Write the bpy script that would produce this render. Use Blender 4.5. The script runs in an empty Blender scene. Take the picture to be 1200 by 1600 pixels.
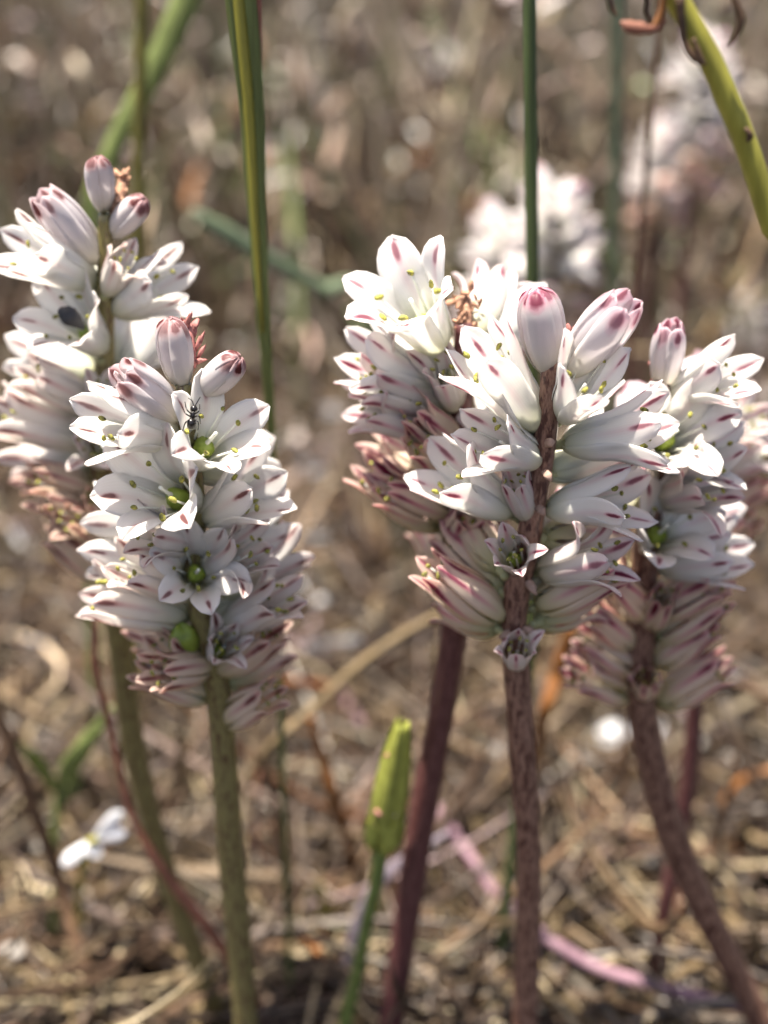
import bpy, math, random
import numpy as np
from mathutils import Vector, Matrix

sc = bpy.context.scene
C = sc.collection
R = math.radians
rnd = random.Random(7)
nprng = np.random.default_rng(11)
MM = 0.001

# ------------------------------------------------------------------ camera
PITCH, VFOV, CAM_H = R(25), R(48), 0.175
FPX = 800/math.tan(VFOV/2)                 # focal length in photo pixels (1200 x 1600)
FWD = Vector((0, math.cos(PITCH), -math.sin(PITCH)))
UP = Vector((0, math.sin(PITCH), math.cos(PITCH)))
RT = Vector((1, 0, 0))
CAM = Vector((0, 0, CAM_H))
cd = bpy.data.cameras.new('camera'); cam = bpy.data.objects.new('camera', cd); C.objects.link(cam)
cam.location = CAM; cam.rotation_euler = (math.pi/2-PITCH, 0, 0)
cd.sensor_fit = 'VERTICAL'; cd.sensor_height = 24; cd.lens = 12/math.tan(VFOV/2)
cd.clip_start = 0.005; cd.clip_end = 400
cd.dof.use_dof = True; cd.dof.focus_distance = 0.127
cd.dof.aperture_fstop = cd.lens/4.0
sc.camera = cam
cy = sc.cycles; cy.max_bounces = 7; cy.diffuse_bounces = 4; cy.glossy_bounces = 2; cy.transmission_bounces = 4; cy.transparent_max_bounces = 4
sc.render.resolution_x, sc.render.resolution_y = 768, 1024

# ------------------------------------------------------------------ sky, sun, exposure
SUN = Vector((-0.20, -0.01, 0.97)).normalized()
elev = math.asin(SUN.z); az = math.atan2(SUN.x, SUN.y)
w = bpy.data.worlds.new('World'); sc.world = w; w.use_nodes = True
nt = w.node_tree; bg = nt.nodes['Background']
sky = nt.nodes.new('ShaderNodeTexSky'); sky.sky_type = 'NISHITA'; sky.sun_disc = False
sky.sun_elevation = elev; sky.sun_rotation = az
nt.links.new(sky.outputs[0], bg.inputs[0]); bg.inputs[1].default_value = 0.068
sky.air_density = 0.8; sky.dust_density = 3.5; sky.ozone_density = 0.4
sl = bpy.data.lights.new('sun', 'SUN'); sl.energy = 4.6; sl.angle = R(0.53); sl.color = (1.0, 0.93, 0.82)
so = bpy.data.objects.new('sun', sl); C.objects.link(so)
so.rotation_euler = (-SUN).to_track_quat('-Z', 'Y').to_euler(); so.location = (0.3, 0.4, 1.5)
vs = sc.view_settings; vs.view_transform = 'Standard'; vs.look = 'None'; vs.gamma = 1; vs.use_curve_mapping = False
vs.exposure = 1.80

# ------------------------------------------------------------------ helpers: photo pixel -> point
def P(px, py, d):                          # d: metres along the optical axis
    return CAM + d*(FWD + (px-600)/FPX*RT + (800-py)/FPX*UP)
def depthY(py, Y):                         # optical depth where the ray meets the upright plane y = Y
    return Y/(FWD.y + (800-py)/FPX*UP.y)
def PY(px, py, Y): return P(px, py, depthY(py, Y))
def PG(px, py, z=0.0):
    return P(px, py, (z-CAM_H)/(FWD.z + (800-py)/FPX*UP.z))
def G(px, Y, z=-0.002):                    # point on the ground at distance Y that shows at column px
    d = Y*FWD.y + (CAM_H-z)*(-FWD.z)
    return Vector(((px-600)/FPX*d, Y, z))
def pxmm(d): return FPX*MM/d               # pixels per millimetre at depth d

# ------------------------------------------------------------------ helpers: objects
def tag(o, label=None, cat=None, group=None, kind=None):
    if label: o['label'] = label
    if cat: o['category'] = cat
    if group: o['group'] = group
    if kind: o['kind'] = kind
    return o
def empty(name, loc):
    o = bpy.data.objects.new(name, None); C.objects.link(o); o.location = loc; o.empty_display_size = 0.005
    return o
def mesh(name, v, f, mats, uv=None, mi=None, smooth=True):
    me = bpy.data.meshes.new(name); me.from_pydata([tuple(x) for x in v], [], f); 
    for m in (mats if isinstance(mats, (list, tuple)) else [mats]): me.materials.append(m)
    if uv is not None:
        l = me.uv_layers.new(name='UVMap'); idx = np.empty(len(me.loops), int); me.loops.foreach_get('vertex_index', idx)
        l.data.foreach_set('uv', np.asarray(uv, float)[idx].ravel())
    if mi is not None: me.polygons.foreach_set('material_index', mi)
    if smooth: me.polygons.foreach_set('use_smooth', [True]*len(me.polygons))
    me.update(); return me
def obj(name, me, parent=None, loc=None, rot=None, scale=None):
    o = bpy.data.objects.new(name, me); C.objects.link(o)
    if parent: o.parent = parent
    if loc is not None: o.location = loc
    if rot is not None: o.rotation_mode = 'QUATERNION'; o.rotation_quaternion = rot
    if scale is not None: o.scale = (scale,)*3 if not hasattr(scale, '__len__') else scale
    return o
def crom(pts, n):
    """Catmull-Rom through rows of pts (any dimension), n samples"""
    p = np.asarray(pts, float); k = len(p)
    q = np.vstack([2*p[0]-p[1], p, 2*p[-1]-p[-2]])
    u = np.linspace(0, k-1, n); i = np.minimum(u.astype(int), k-2); t = (u-i)[:, None]
    a, b, c, d = q[i], q[i+1], q[i+2], q[i+3]
    return 0.5*(2*b + (c-a)*t + (2*a-5*b+4*c-d)*t*t + (3*b-a-3*c+d)*t**3)
def sweep(pts, rad, n=24, ns=10, flat=1.0, rough=0.0, seed=0, V=None, keel=0.0):
    """tube along pts; rad = half width; flat = thickness/width; the wide side faces sideways to direction V"""
    g = np.random.default_rng(seed)
    data = crom([(*p, r) for p, r in zip(pts, rad)], n)
    p, r = data[:, :3], np.maximum(data[:, 3], 1e-5)
    t = np.gradient(p, axis=0); t /= np.linalg.norm(t, axis=1)[:, None]
    V = np.array(V if V is not None else (0, 0.9, -0.4), float)
    s = np.cross(t, V); s /= (np.linalg.norm(s, axis=1)[:, None]+1e-9)
    b = np.cross(s, t)
    v = []; uv = []
    for i in range(n):
        for k in range(ns):
            a = 2*math.pi*k/ns
            rr = r[i]*(1+rough*g.normal())
            off = math.cos(a)*s[i]*rr + math.sin(a)*b[i]*rr*flat + keel*abs(math.cos(a))*b[i]*rr
            v.append(p[i]+off); uv.append((k/ns, i/(n-1)))
    f = [(i*ns+k, i*ns+(k+1) % ns, (i+1)*ns+(k+1) % ns, (i+1)*ns+k) for i in range(n-1) for k in range(ns)]
    v.append(p[0]); uv.append((.5, 0)); v.append(p[-1]); uv.append((.5, 1)); a, z = n*ns, n*ns+1
    f += [(a, (k+1) % ns, k) for k in range(ns)] + [(z, (n-1)*ns+k, (n-1)*ns+(k+1) % ns) for k in range(ns)]
    return np.array(v), f, uv
def blob(c, rx, ry, rz, seed=0, bump=0.0, nu=10, nv=7, axis=None):
    g = np.random.default_rng(seed); v = []; f = []
    ph = g.uniform(0, 6.28, 6)
    for j in range(nv+1):
        th = math.pi*j/nv
        for i in range(nu):
            a = 2*math.pi*i/nu
            k = 1+bump*(math.sin(2*a+ph[0]+th)+math.sin(3*th+ph[1]-a)+.6*math.sin(5*a+ph[2])*math.sin(th)+.6*math.sin(4*th+ph[3]))
            v.append(Vector((math.sin(th)*math.cos(a)*rx*k, math.sin(th)*math.sin(a)*ry*k, math.cos(th)*rz*k)))
    q = Vector((0, 0, 1)).rotation_difference(Vector(axis)) if axis is not None else None
    v = [(q @ x if q else x)+Vector(c) for x in v]
    f = [(j*nu+i, (j+1)*nu+i, (j+1)*nu+(i+1) % nu, j*nu+(i+1) % nu) for j in range(nv) for i in range(nu)]
    return v, f
def merge(parts):
    V = []; F = []; I = []
    for v, f, m in parts:
        o = len(V); V += [tuple(x) for x in v]; F += [tuple(i+o for i in q) for q in f]; I += [m]*len(f)
    return V, F, I

# ------------------------------------------------------------------ materials
class NT:
    def __init__(s, name):
        s.m = bpy.data.materials.new(name); s.m.use_nodes = True; s.t = s.m.node_tree
        s.b = s.t.nodes['Principled BSDF']
    def n(s, typ, **kw):
        x = s.t.nodes.new('ShaderNode'+typ)
        for k, val in kw.items():
            if k.startswith('i_'): x.inputs[int(k[2:])].default_value = val
            else: setattr(x, k, val)
        return x
    def l(s, a, b): s.t.links.new(a, b)
    def math(s, op, a, b=None, clamp=False):
        x = s.n('Math', operation=op, use_clamp=clamp)
        for i, q in enumerate((a, b)):
            if q is None: continue
            if isinstance(q, (int, float)): x.inputs[i].default_value = q
            else: s.l(q, x.inputs[i])
        return x.outputs[0]
    def mix(s, fac, a, b):
        x = s.n('Mix', data_type='RGBA')
        for sock, q in ((x.inputs[0], fac), (x.inputs[6], a), (x.inputs[7], b)):
            if isinstance(q, (int, float)): sock.default_value = q
            elif isinstance(q, tuple): sock.default_value = (*q, 1)
            else: s.l(q, sock)
        return x.outputs[2]
    def ramp(s, fac, stops):
        x = s.n('ValToRGB'); e = x.color_ramp.elements
        while len(e) < len(stops): e.new(0.5)
        for q, (p, c) in zip(e, stops): q.position = p; q.color = (*c, 1) if len(c) == 3 else c
        s.l(fac, x.inputs[0]); return x.outputs[0]
    def noise(s, scale, detail=3, vec=None, rough=.55):
        x = s.n('TexNoise'); x.inputs['Scale'].default_value = scale; x.inputs['Detail'].default_value = detail
        x.inputs['Roughness'].default_value = rough
        if vec is not None: s.l(vec, x.inputs['Vector'])
        return x.outputs[0]
    def coord(s): return s.n('TexCoord').outputs['Object']
    def bump(s, h, strength, dist):
        x = s.n('Bump'); x.inputs['Strength'].default_value = strength; x.inputs['Distance'].default_value = dist
        s.l(h, x.inputs['Height']); s.l(x.outputs[0], s.b.inputs['Normal'])
    def translucent(s, col, f):
        tr = s.n('BsdfTranslucent'); s.l(col, tr.inputs[0]); mx = s.n('MixShader'); mx.inputs[0].default_value = f
        s.l(s.b.outputs[0], mx.inputs[1]); s.l(tr.outputs[0], mx.inputs[2]); s.l(mx.outputs[0], s.t.nodes['Material Output'].inputs[0])
    def sss(s, wt, scale, rad=(1, .85, .7)):
        s.b.inputs['Subsurface Weight'].default_value = wt; s.b.inputs['Subsurface Scale'].default_value = scale
        s.b.inputs['Subsurface Radius'].default_value = rad

def petal_material(name, white, mark, halo, v0, lv, lu, tube, streak=0.0, extra_tip=0.0):
    """tepal: white sheet, yellow-green tube base, maroon keel mark near the tip (a pigment spot)"""
    k = NT(name); uv = k.n('TexCoord').outputs['UV']; sp = k.n('SeparateXYZ'); k.l(uv, sp.inputs[0])
    u = k.math('MULTIPLY', k.math('SUBTRACT', sp.outputs[0], 0.5), 2.0); v = sp.outputs[1]
    rv = k.n('ObjectInfo').outputs['Random']
    ob = k.coord()
    nz = k.noise(900, 3, ob); nf = k.math('MULTIPLY', k.math('SUBTRACT', nz, 0.5), 1.6)
    shift = k.math('MULTIPLY', k.math('SUBTRACT', rv, 0.5), 0.08)
    a = k.math('DIVIDE', k.math('SUBTRACT', k.math('ADD', v, shift), v0), lv)
    wid = k.math('ADD', lu*0.75, k.math('MULTIPLY', k.math('FRACT', k.math('MULTIPLY', rv, 7.13)), lu*0.55))
    b = k.math('DIVIDE', u, wid)
    d = k.math('ADD', k.math('ADD', k.math('POWER', k.math('ABSOLUTE', a), 2), k.math('POWER', k.math('ABSOLUTE', b), 2)), nf)
    d = k.math('MULTIPLY', d, k.math('ADD', .65, k.math('MULTIPLY', k.math('FRACT', k.math('MULTIPLY', rv, 11.3)), 1.3)))
    core = k.math('SUBTRACT', 1.0, k.math('MULTIPLY', k.math('SUBTRACT', d, 0.35), 1.15), True)
    hal = k.math('MULTIPLY', k.math('SUBTRACT', 1.0, k.math('MULTIPLY', k.math('SUBTRACT', d, 0.6), 0.65), True), 0.62)
    # faint veins along the tepal
    wv = k.n('TexWave'); wv.inputs['Scale'].default_value = 4.5; wv.inputs['Distortion'].default_value = 1.6
    wv.bands_direction = 'X'; k.l(uv, wv.inputs['Vector'])
    base = k.mix(k.math('MULTIPLY', wv.outputs[1], 0.17), white, (white[0]*.88, white[1]*.86, white[2]*.80))
    tubef = k.math('MULTIPLY', k.math('SUBTRACT', 1.0, k.math('DIVIDE', v, 0.42), True), 0.85)
    base = k.mix(tubef, base, tube)
    if streak:                                     # pink line running down the keel from the mark
        s1 = k.math('SUBTRACT', 1.0, k.math('ABSOLUTE', k.math('DIVIDE', u, 0.34)), True)
        s2 = k.math('MULTIPLY', k.math('SUBTRACT', v, 0.22), 2.4, True)
        base = k.mix(k.math('MULTIPLY', k.math('MULTIPLY', s1, s2), streak), base, halo)
    if extra_tip:
        base = k.mix(k.math('MULTIPLY', k.math('MULTIPLY', k.math('SUBTRACT', v, 0.66), 4.5, True), extra_tip), base, halo)
    pick = k.math('ADD', .45, k.math('MULTIPLY', k.math('FRACT', k.math('MULTIPLY', rv, 3.7)), .55))
    col = k.mix(k.math('MULTIPLY', hal, pick), base, halo); col = k.mix(k.math('MULTIPLY', core, pick), col, mark)
    k.l(col, k.b.inputs['Base Color'])
    k.b.inputs['Roughness'].default_value = 0.42
    k.b.inputs['Specular IOR Level'].default_value = 0.32
    k.translucent(col, .62)
    return k.m
M = {}
for sfx, mk, hl in (('', (.20, .020, .055), (.66, .17, .30)), ('_left', (.16, .036, .034), (.56, .22, .23))):
    n_ = sfx.strip('_') and '_brown_marked'
    M['open'+sfx] = petal_material('petal_white'+n_, (.92, .91, .885), mk, hl, .855, .105, .155, (.76, .77, .52), streak=.16, extra_tip=.05)
    M['bud'+sfx] = petal_material('petal_bud'+n_, (.84, .80, .80), mk, hl, .84, .14, .62, (.78, .76, .62), extra_tip=.55)
    M['hbud'+sfx] = petal_material('petal_opening'+n_, (.86, .82, .83), mk, hl, .83, .15, .34, (.80, .78, .60), extra_tip=.22)
    M['closed'+sfx] = petal_material('petal_faded'+n_, (.92, .81, .69), mk, hl, .78, .19, .34, (.62, .62, .30), streak=.95, extra_tip=.22)
    M['half'+sfx] = petal_material('petal_fading'+n_, (.89, .855, .82), mk, hl, .82, .15, .23, (.70, .70, .45), streak=.42, extra_tip=.12)

def plain(name, col, rough=.6, var=.25, scale=600, sss=0, dark=None, stretch=None, spec=.3, bump=.3, bd=.0001):
    k = NT(name); ob = k.coord()
    if stretch:
        mp = k.n('Mapping'); mp.inputs['Scale'].default_value = stretch; k.l(ob, mp.inputs['Vector']); ob = mp.outputs[0]
    nz = k.noise(scale, 4, ob)
    dk = dark or tuple(c*(1-var*1.6) for c in col)
    c = k.mix(k.math('MULTIPLY', k.math('SUBTRACT', nz, .3), 2.2, True), dk, tuple(min(1, x*(1+var*.5)) for x in col))
    rv = k.n('ObjectInfo').outputs['Random']
    hs = k.n('HueSaturation'); k.l(c, hs.inputs['Color']); k.l(k.math('ADD', .82, k.math('MULTIPLY', rv, .36)), hs.inputs['Value'])
    k.l(hs.outputs[0], k.b.inputs['Base Color'])
    k.b.inputs['Roughness'].default_value = rough; k.b.inputs['Specular IOR Level'].default_value = spec
    if sss: k.translucent(hs.outputs[0], min(.5, sss*.7))
    k.bump(nz, bump, bd)
    return k.m
def stem_material(name, ground, speck, speck2, amount, sx=850, sz=230):
    k = NT(name); ob = k.coord(); mp = k.n('Mapping'); mp.inputs['Scale'].default_value = (sx*2.2, sx*2.2, sz*2.2); k.l(ob, mp.inputs['Vector'])
    n1 = k.noise(1.0, 4, mp.outputs[0], .62); n2 = k.noise(2.6, 3, mp.outputs[0], .6)
    c = k.mix(k.ramp(n2, [(.40, (0, 0, 0)), (.62, (1, 1, 1))]), ground, speck2)
    c = k.mix(k.ramp(n1, [(amount-.05, (0, 0, 0)), (amount+.05, (1, 1, 1))]), c, speck)
    k.l(c, k.b.inputs['Base Color']); k.b.inputs['Roughness'].default_value = .34; k.b.inputs['Specular IOR Level'].default_value = .45
    k.bump(n1, .12, .00010)
    return k.m
M['stem_maroon'] = stem_material('stem_maroon', (.28, .165, .118), (.070, .026, .020), (.18, .088, .062), .52)
M['stem_dusky'] = stem_material('stem_dusky', (.13, .055, .052), (.08, .026, .028), (.15, .065, .062), .50)
M['stem_olive'] = stem_material('stem_olive', (.23, .20, .07), (.09, .05, .025), (.17, .14, .06), .56)
M['anther'] = plain('anther', (.38, .36, .06), .7, .5, 2500, dark=(.05, .05, .03))
M['filament'] = plain('filament', (.85, .86, .78), .5, .05, 500, sss=.4)
M['ovary'] = plain('ovary', (.34, .44, .06), .3, .2, 900, sss=.4, spec=.5)
M['receptacle'] = plain('receptacle', (.50, .50, .26), .5, .2, 900, sss=.3)
M['withered'] = plain('withered', (.46, .19, .17), .8, .4, 1800, sss=.2)
M['withered_tan'] = plain('withered_tan', (.60, .34, .22), .8, .4, 1800, sss=.2)
M['bract'] = plain('bract', (.55, .38, .30), .6, .3, 1200, sss=.4)
M['green'] = plain('grass_green', (.25, .30, .10), .5, .35, 260, stretch=(6, 6, .12), sss=.5)
M['green_dark'] = plain('stem_green_dark', (.085, .12, .04), .5, .3, 200, stretch=(3, 3, .15))
M['teal'] = plain('stem_teal', (.12, .155, .09), .5, .3, 200)
M['yellowgreen'] = plain('stalk_yellow_green', (.36, .33, .055), .45, .25, 260, stretch=(3, 3, .2), sss=.2)
M['straw'] = plain('straw', (.18, .128, .066), .6, .35, 500)
M['straw_pale'] = plain('straw_pale', (.31, .245, .15), .6, .25, 500)
M['brown'] = plain('dry_brown', (.14, .08, .045), .7, .4, 500)
M['orange'] = plain('dry_orange', (.25, .10, .028), .6, .35, 400)
M['redbrown'] = plain('dry_red', (.30, .12, .075), .6, .35, 400)
M['pink'] = plain('fallen_stalk_pink', (.31, .185, .225), .5, .25, 300, sss=.2)
M['lavender'] = plain('blade_lavender', (.20, .165, .195), .6, .3, 300)
M['olive'] = plain('blade_olive', (.16, .14, .03), .6, .3, 300)
M['white'] = plain('petal_plain_white', (.86, .86, .88), .45, .06, 700, sss=.6)
M['blush'] = plain('petal_plain_blush', (.78, .62, .64), .5, .15, 700, sss=.5)
M['pebble'] = plain('pebble', (.27, .25, .23), .8, .3, 350, bd=.0006)
M['black'] = plain('ant_black', (.012, .010, .009), .25, .2, 800, spec=.5)
M['grey'] = plain('shape_grey', (.035, .034, .036), .6, .3, 800)
M['greenbud'] = plain('calyx_green', (.44, .47, .10), .45, .3, 900, sss=.35, dark=(.33, .34, .07))
M['greenstem'] = plain('stem_green', (.17, .22, .06), .45, .25, 500, sss=.2)

# ------------------------------------------------------------------ the ground
def bumpy(x, y):
    return (.0022*np.sin(x*61+1.3*np.sin(y*47))+.0018*np.sin(y*83+x*29+1.1)+.0012*np.sin(x*171+y*143)+.0008*np.sin(x*331-y*287+.6))
u = np.linspace(-9, 9, 261); ax = .015*np.sinh(u); 
X, Y_ = np.meshgrid(ax, ax+.33)
Z = bumpy(X, Y_)*np.clip(3/(1+np.hypot(X, Y_)), 0, 1) + .02*np.sin(X*.9)*np.sin(Y_*.7)*np.clip((np.hypot(X, Y_)-1.2)/4, 0, 1)
n = len(ax); idx = np.arange(n*n).reshape(n, n)
F = np.stack([idx[:-1, :-1], idx[:-1, 1:], idx[1:, 1:], idx[1:, :-1]], -1).reshape(-1, 4)
def soil():
    k = NT('soil'); ob = k.coord(); a = k.noise(70, 6, ob, .7); b = k.noise(420, 4, ob, .7)
    c = k.ramp(a, [(.30, (.016, .012, .010)), (.52, (.042, .032, .025)), (.72, (.10, .077, .057))])
    c = k.mix(k.math('MULTIPLY', k.math('SUBTRACT', b, .52), 3.5, True), c, (.13, .11, .09))
    k.l(c, k.b.inputs['Base Color']); k.b.inputs['Roughness'].default_value = .95; k.b.inputs['Specular IOR Level'].default_value = .1
    k.bump(k.math('ADD', a, b), .9, .003); return k.m
M['soil'] = soil()
tag(obj('ground', mesh('ground', np.stack([X, Y_, Z], -1).reshape(-1, 3), F.tolist(), M['soil'])), kind='structure')

# litter and dry grass: uncountable, one object for each kind
def ribbons(name, N, ylo, yhi, xk, zr, pitch, length, width, cols, wts, seed, label, cat, ypow=1.0, curve=.5, ok=None, mode='litter', patch=.42, gain=1.0):
    g = np.random.default_rng(seed)
    y = ylo+(yhi-ylo)*g.random(N)**ypow; x = (g.random(N)*2-1)*(y*xk+.04)
    if ok is not None:
        kp = ok(x, y); x, y = x[kp], y[kp]; N = len(x)
    az = g.uniform(0, 2*math.pi, N); pt = g.normal(pitch[0], pitch[1], N)
    k = np.clip(y/ylo, 1, 6)**(.5 if mode == 'litter' else .2)
    L = g.uniform(*length, N)*k; W = g.uniform(*width, N)*k
    z0 = bumpy(x, y)*np.clip(3/(1+np.hypot(x, y)), 0, 1)+g.random(N)**1.6*zr
    S = 6; t = np.linspace(0, 1, S)
    cv = g.normal(0, curve, N); cw = g.normal(0, curve*.7, N)
    az_t = az[:, None]+cv[:, None]*(t-.3)[None]*1.4
    pt_t = pt[:, None]+cw[:, None]*(t-.2)[None]*1.3
    if mode == 'litter': pt_t = np.clip(pt_t, -.25, 1.4)
    dx = np.cos(az_t)*np.cos(pt_t); dy = np.sin(az_t)*np.cos(pt_t); dz = np.sin(pt_t)
    st = (L/(S-1))[:, None]
    px = x[:, None]+np.cumsum(dx*st, 1); py = y[:, None]+np.cumsum(dy*st, 1); pz = np.maximum(z0[:, None]+np.cumsum(dz*st, 1)-dz[:, :1]*st, -.002)
    p = np.stack([px, py, pz], -1); d = np.stack([dx, dy, dz], -1)
    upv = g.normal(0, 1, (N, 1, 3)); s = np.cross(d, upv); s /= np.linalg.norm(s, axis=-1, keepdims=True)+1e-9; b = np.cross(d, s)
    tap = (np.minimum(1, (1.02-t)*2.2)*np.minimum(1, .55+t*2))[None, :, None]
    hw = W[:, None, None]*.5*tap
    ring = [p+s*hw, p-s*hw*.55+b*hw*.4, p-s*hw*.55-b*hw*.4]
    V = np.stack(ring, 2).reshape(-1, 3)
    base = (np.arange(N)*S*3)[:, None, None, None]
    i = np.arange(S-1)[None, :, None, None]*3; kx = np.array([[0, 1], [1, 2], [2, 0]])[None, None]
    q = np.concatenate([base+i+kx[..., :1], base+i+kx[..., 1:], base+i+3+kx[..., 1:], base+i+3+kx[..., :1]], -1).reshape(-1, 4)
    me = bpy.data.meshes.new(name)
    me.vertices.add(len(V)); me.vertices.foreach_set('co', V.ravel())
    me.loops.add(q.size); me.loops.foreach_set('vertex_index', q.ravel().astype(np.int32))
    me.polygons.add(len(q)); me.polygons.foreach_set('loop_start', np.arange(0, q.size, 4, dtype=np.int32))
    me.polygons.foreach_set('use_smooth', np.ones(len(q), bool)); me.update(calc_edges=True)
    cl = np.array(cols)[g.choice(len(cols), N, p=np.array(wts)/sum(wts))]*g.uniform(.65, 1.25, (N, 1))*g.normal(1, .06, (N, 3))
    lam = .022*np.clip(y/.25, 1, 5)
    pn = np.sin(x/lam*6.28+2*np.sin(y/lam*4.1+seed))+np.sin(y/lam*5.1+1.7*np.sin(x/lam*4.7+1))+.7*np.sin((x+y)/lam*9.3+seed)+.7*np.sin((x-y)/lam*11.1)
    cl = cl*gain*np.exp(patch*pn)[:, None]
    ca = me.color_attributes.new('tint', 'FLOAT_COLOR', 'POINT')
    ca.data.foreach_set('color', np.concatenate([np.repeat(np.clip(cl, 0.01, .85), S*3, 0), np.ones((N*S*3, 1))], 1).ravel())
    me.materials.append(M['tint']); o = obj(name, me); tag(o, label, cat, kind='stuff'); return o
k = NT('dry_litter'); at = k.n('Attribute'); at.attribute_name = 'tint'
nz = k.noise(500, 3, k.coord()); k.l(k.mix(k.math('MULTIPLY', nz, .5), at.outputs['Color'], (.16, .10, .06)), k.b.inputs['Base Color'])
k.b.inputs['Roughness'].default_value = .42; k.b.inputs['Specular IOR Level'].default_value = .5; M['tint'] = k.m
TAN, BRN, GRY, PALE, ORG, GRN, PNK, DRK = (.135, .094, .052), (.068, .041, .024), (.10, .086, .074), (.30, .25, .165), (.15, .055, .018), (.055, .088, .024), (.19, .13, .135), (.017, .013, .011)
def clear_front(x, y): return y > .150
ribbons('straw_litter', 4000, .14, .62, .46, .009, (.06, .20), (.014, .070), (.0008, .0024), [TAN, BRN, GRY, PALE, ORG, PNK, DRK], [5, 5.5, 2.4, 1.8, .35, .2, 4], 3,
        'matted dry straw and stem litter covering the soil', 'litter', 1.5, .75, patch=.55, gain=.6)
ribbons('straw_litter', 8000, .6, 2.4, .46, .02, (.12, .3), (.02, .07), (.0012, .0032), [TAN, BRN, GRY, PALE, ORG, PNK, DRK, GRN], [4, 5.5, 3, 1.5, .6, .6, 3.5, .6], 4,
        'blurred far litter of dry brown stems behind the flowers', 'litter', 1.4, .6, gain=.75)
ribbons('leaf_litter', 1500, .28, 1.5, .46, .025, (.5, .5), (.008, .026), (.0025, .006), [TAN, PALE, GRY, BRN, (.46, .38, .37), GRN, DRK], [2, 2.6, 2, 2.5, 1.8, .6, 3], 9,
        'blurred scraps of pale and dark dry leaf behind the flowers', 'litter', 1.1, .9)
ribbons('leaf_litter', 1500, .5, 3.0, .46, .05, (.7, .5), (.015, .04), (.006, .013), [TAN, (.40, .36, .31), GRY, BRN, (.42, .35, .34), GRN, DRK], [1.5, 2.6, 1.0, 2.5, 1.6, 1.6, 6], 10,
        'large blurred pale and dark clumps of dry leaf far behind the flowers', 'litter', 1.0, .9)
ribbons('dry_thicket', 760, .46, 1.0, .46, .004, (1.22, .28), (.10, .22), (.0022, .0050), [TAN, BRN, (.20, .16, .12), PALE, (.32, .27, .22), DRK, GRN, (.11, .14, .05)], [3, 4, 2, 1.6, 1, 4, 1.6, 1.6], 31,
        'blurred tangle of tall dry stems filling the view behind the flowers', 'dry grass', 1.1, .9, mode='grass')
ribbons('dry_thicket', 1700, .46, 1.0, .46, .19, (.4, .7), (.012, .035), (.004, .009), [TAN, BRN, (.22, .18, .14), (.42, .36, .28), (.46, .40, .37), DRK, GRN, (.30, .13, .06)], [2.5, 4, 2, 1.8, 1.6, 6, .9, .5], 32,
        'blurred pale and dark dry leaves caught in the tangle of stems', 'dry grass', 1.1, 1.2, mode='grass')
ribbons('standing_stalks', 150, .30, .95, .46, .002, (1.42, .12), (.05, .12), (.0010, .0022), [TAN, BRN, GRY, PALE, GRN, (.16, .19, .07)], [3, 4, 2, 1.5, 1.5, 1.5], 15,
        'thin blurred dry and green stalks standing behind the flowers', 'dry grass', 1.1, .2, mode='grass')
ribbons('dry_grass', 420, .165, .36, .5, .002, (.9, .35), (.012, .042), (.0006, .0017), [TAN, BRN, GRY, PALE, ORG], [4, 6, 2, 1.5, .8], 25,
        'tangle of short brown stalks arching out of the near litter', 'dry grass', 1.0, 1.0, mode='grass')
ribbons('dry_grass', 1900, .30, 1.0, .46, .002, (1.15, .28), (.02, .055), (.0007, .0020), [TAN, BRN, GRY, PALE, ORG], [4, 5, 3, 1.5, .8], 5,
        'short dry brown stalks standing in the litter', 'dry grass', 1.2, .35, mode='grass')
ribbons('meadow_grass', 5200, .8, 4.0, .46, .002, (1.25, .25), (.05, .15), (.0012, .003), [TAN, BRN, GRY, PALE, GRN, (.13, .17, .06)], [3.5, 4, 2, 1.5, 1.8, 1.6], 6,
        'blurred standing dry and green grass in the background', 'grass', 1.3, .3, mode='grass')
ribbons('far_grass', 5200, 3.0, 14, .5, .01, (1.3, .22), (.12, .34), (.003, .009), [TAN, GRN, PALE, (.10, .12, .05), DRK, BRN], [3, 3, .8, 3, 4, 3], 8,
        'greenish far grass along the top edge of the view', 'grass', 1.2, .3, mode='grass')

# ------------------------------------------------------------------ flowers
PROFILE = {  # (z, r) in mm along the tepal's keel, base to tip, for a flower about 12 mm long
 'open':  [(0, .7), (1.2, 1.6), (3.4, 2.4), (5.4, 2.65), (7.6, 3.3), (9.8, 4.3), (11.9, 5.2)],
 'wide':  [(0, .8), (1.2, 1.9), (3.4, 2.5), (5.6, 2.9), (7.4, 3.7), (8.9, 5.0), (9.9, 6.6)],
 'half':  [(0, .8), (1.4, 1.9), (4.0, 2.5), (7.0, 2.7), (9.2, 2.9), (11, 3.3), (12.4, 3.9)],
 'closed':[(0, .9), (1.6, 2.1), (4.2, 2.7), (7.0, 2.6), (9.2, 2.45), (11, 2.55), (12.6, 2.9)],
 'hbud':  [(0, .8), (1.6, 1.9), (4.4, 2.5), (7.2, 2.7), (9.4, 2.5), (11, 2.1), (12.2, 1.7)],
 'bud':   [(0, .8), (1.4, 1.7), (3.8, 2.3), (6.6, 2.45), (8.8, 2.2), (10.2, 1.5), (11.0, .25)],
 'curl':  [(0, .9), (1.2, 2.0), (3.2, 2.9), (4.8, 3.3), (6.2, 3.5), (7.2, 3.6), (7.7, 3.1)],
}
WID = {'open': 1.85, 'wide': 1.95, 'half': 1.6, 'closed': 1.28, 'hbud': 2.0, 'bud': 1.7, 'curl': 1.5}
PMAT = {'open': 'open', 'wide': 'open', 'half': 'half', 'closed': 'closed', 'hbud': 'hbud', 'bud': 'bud', 'curl': 'half'}
def sstep(a, b, x): t = np.clip((x-a)/(b-a), 0, 1); return t*t*(3-2*t)
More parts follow.
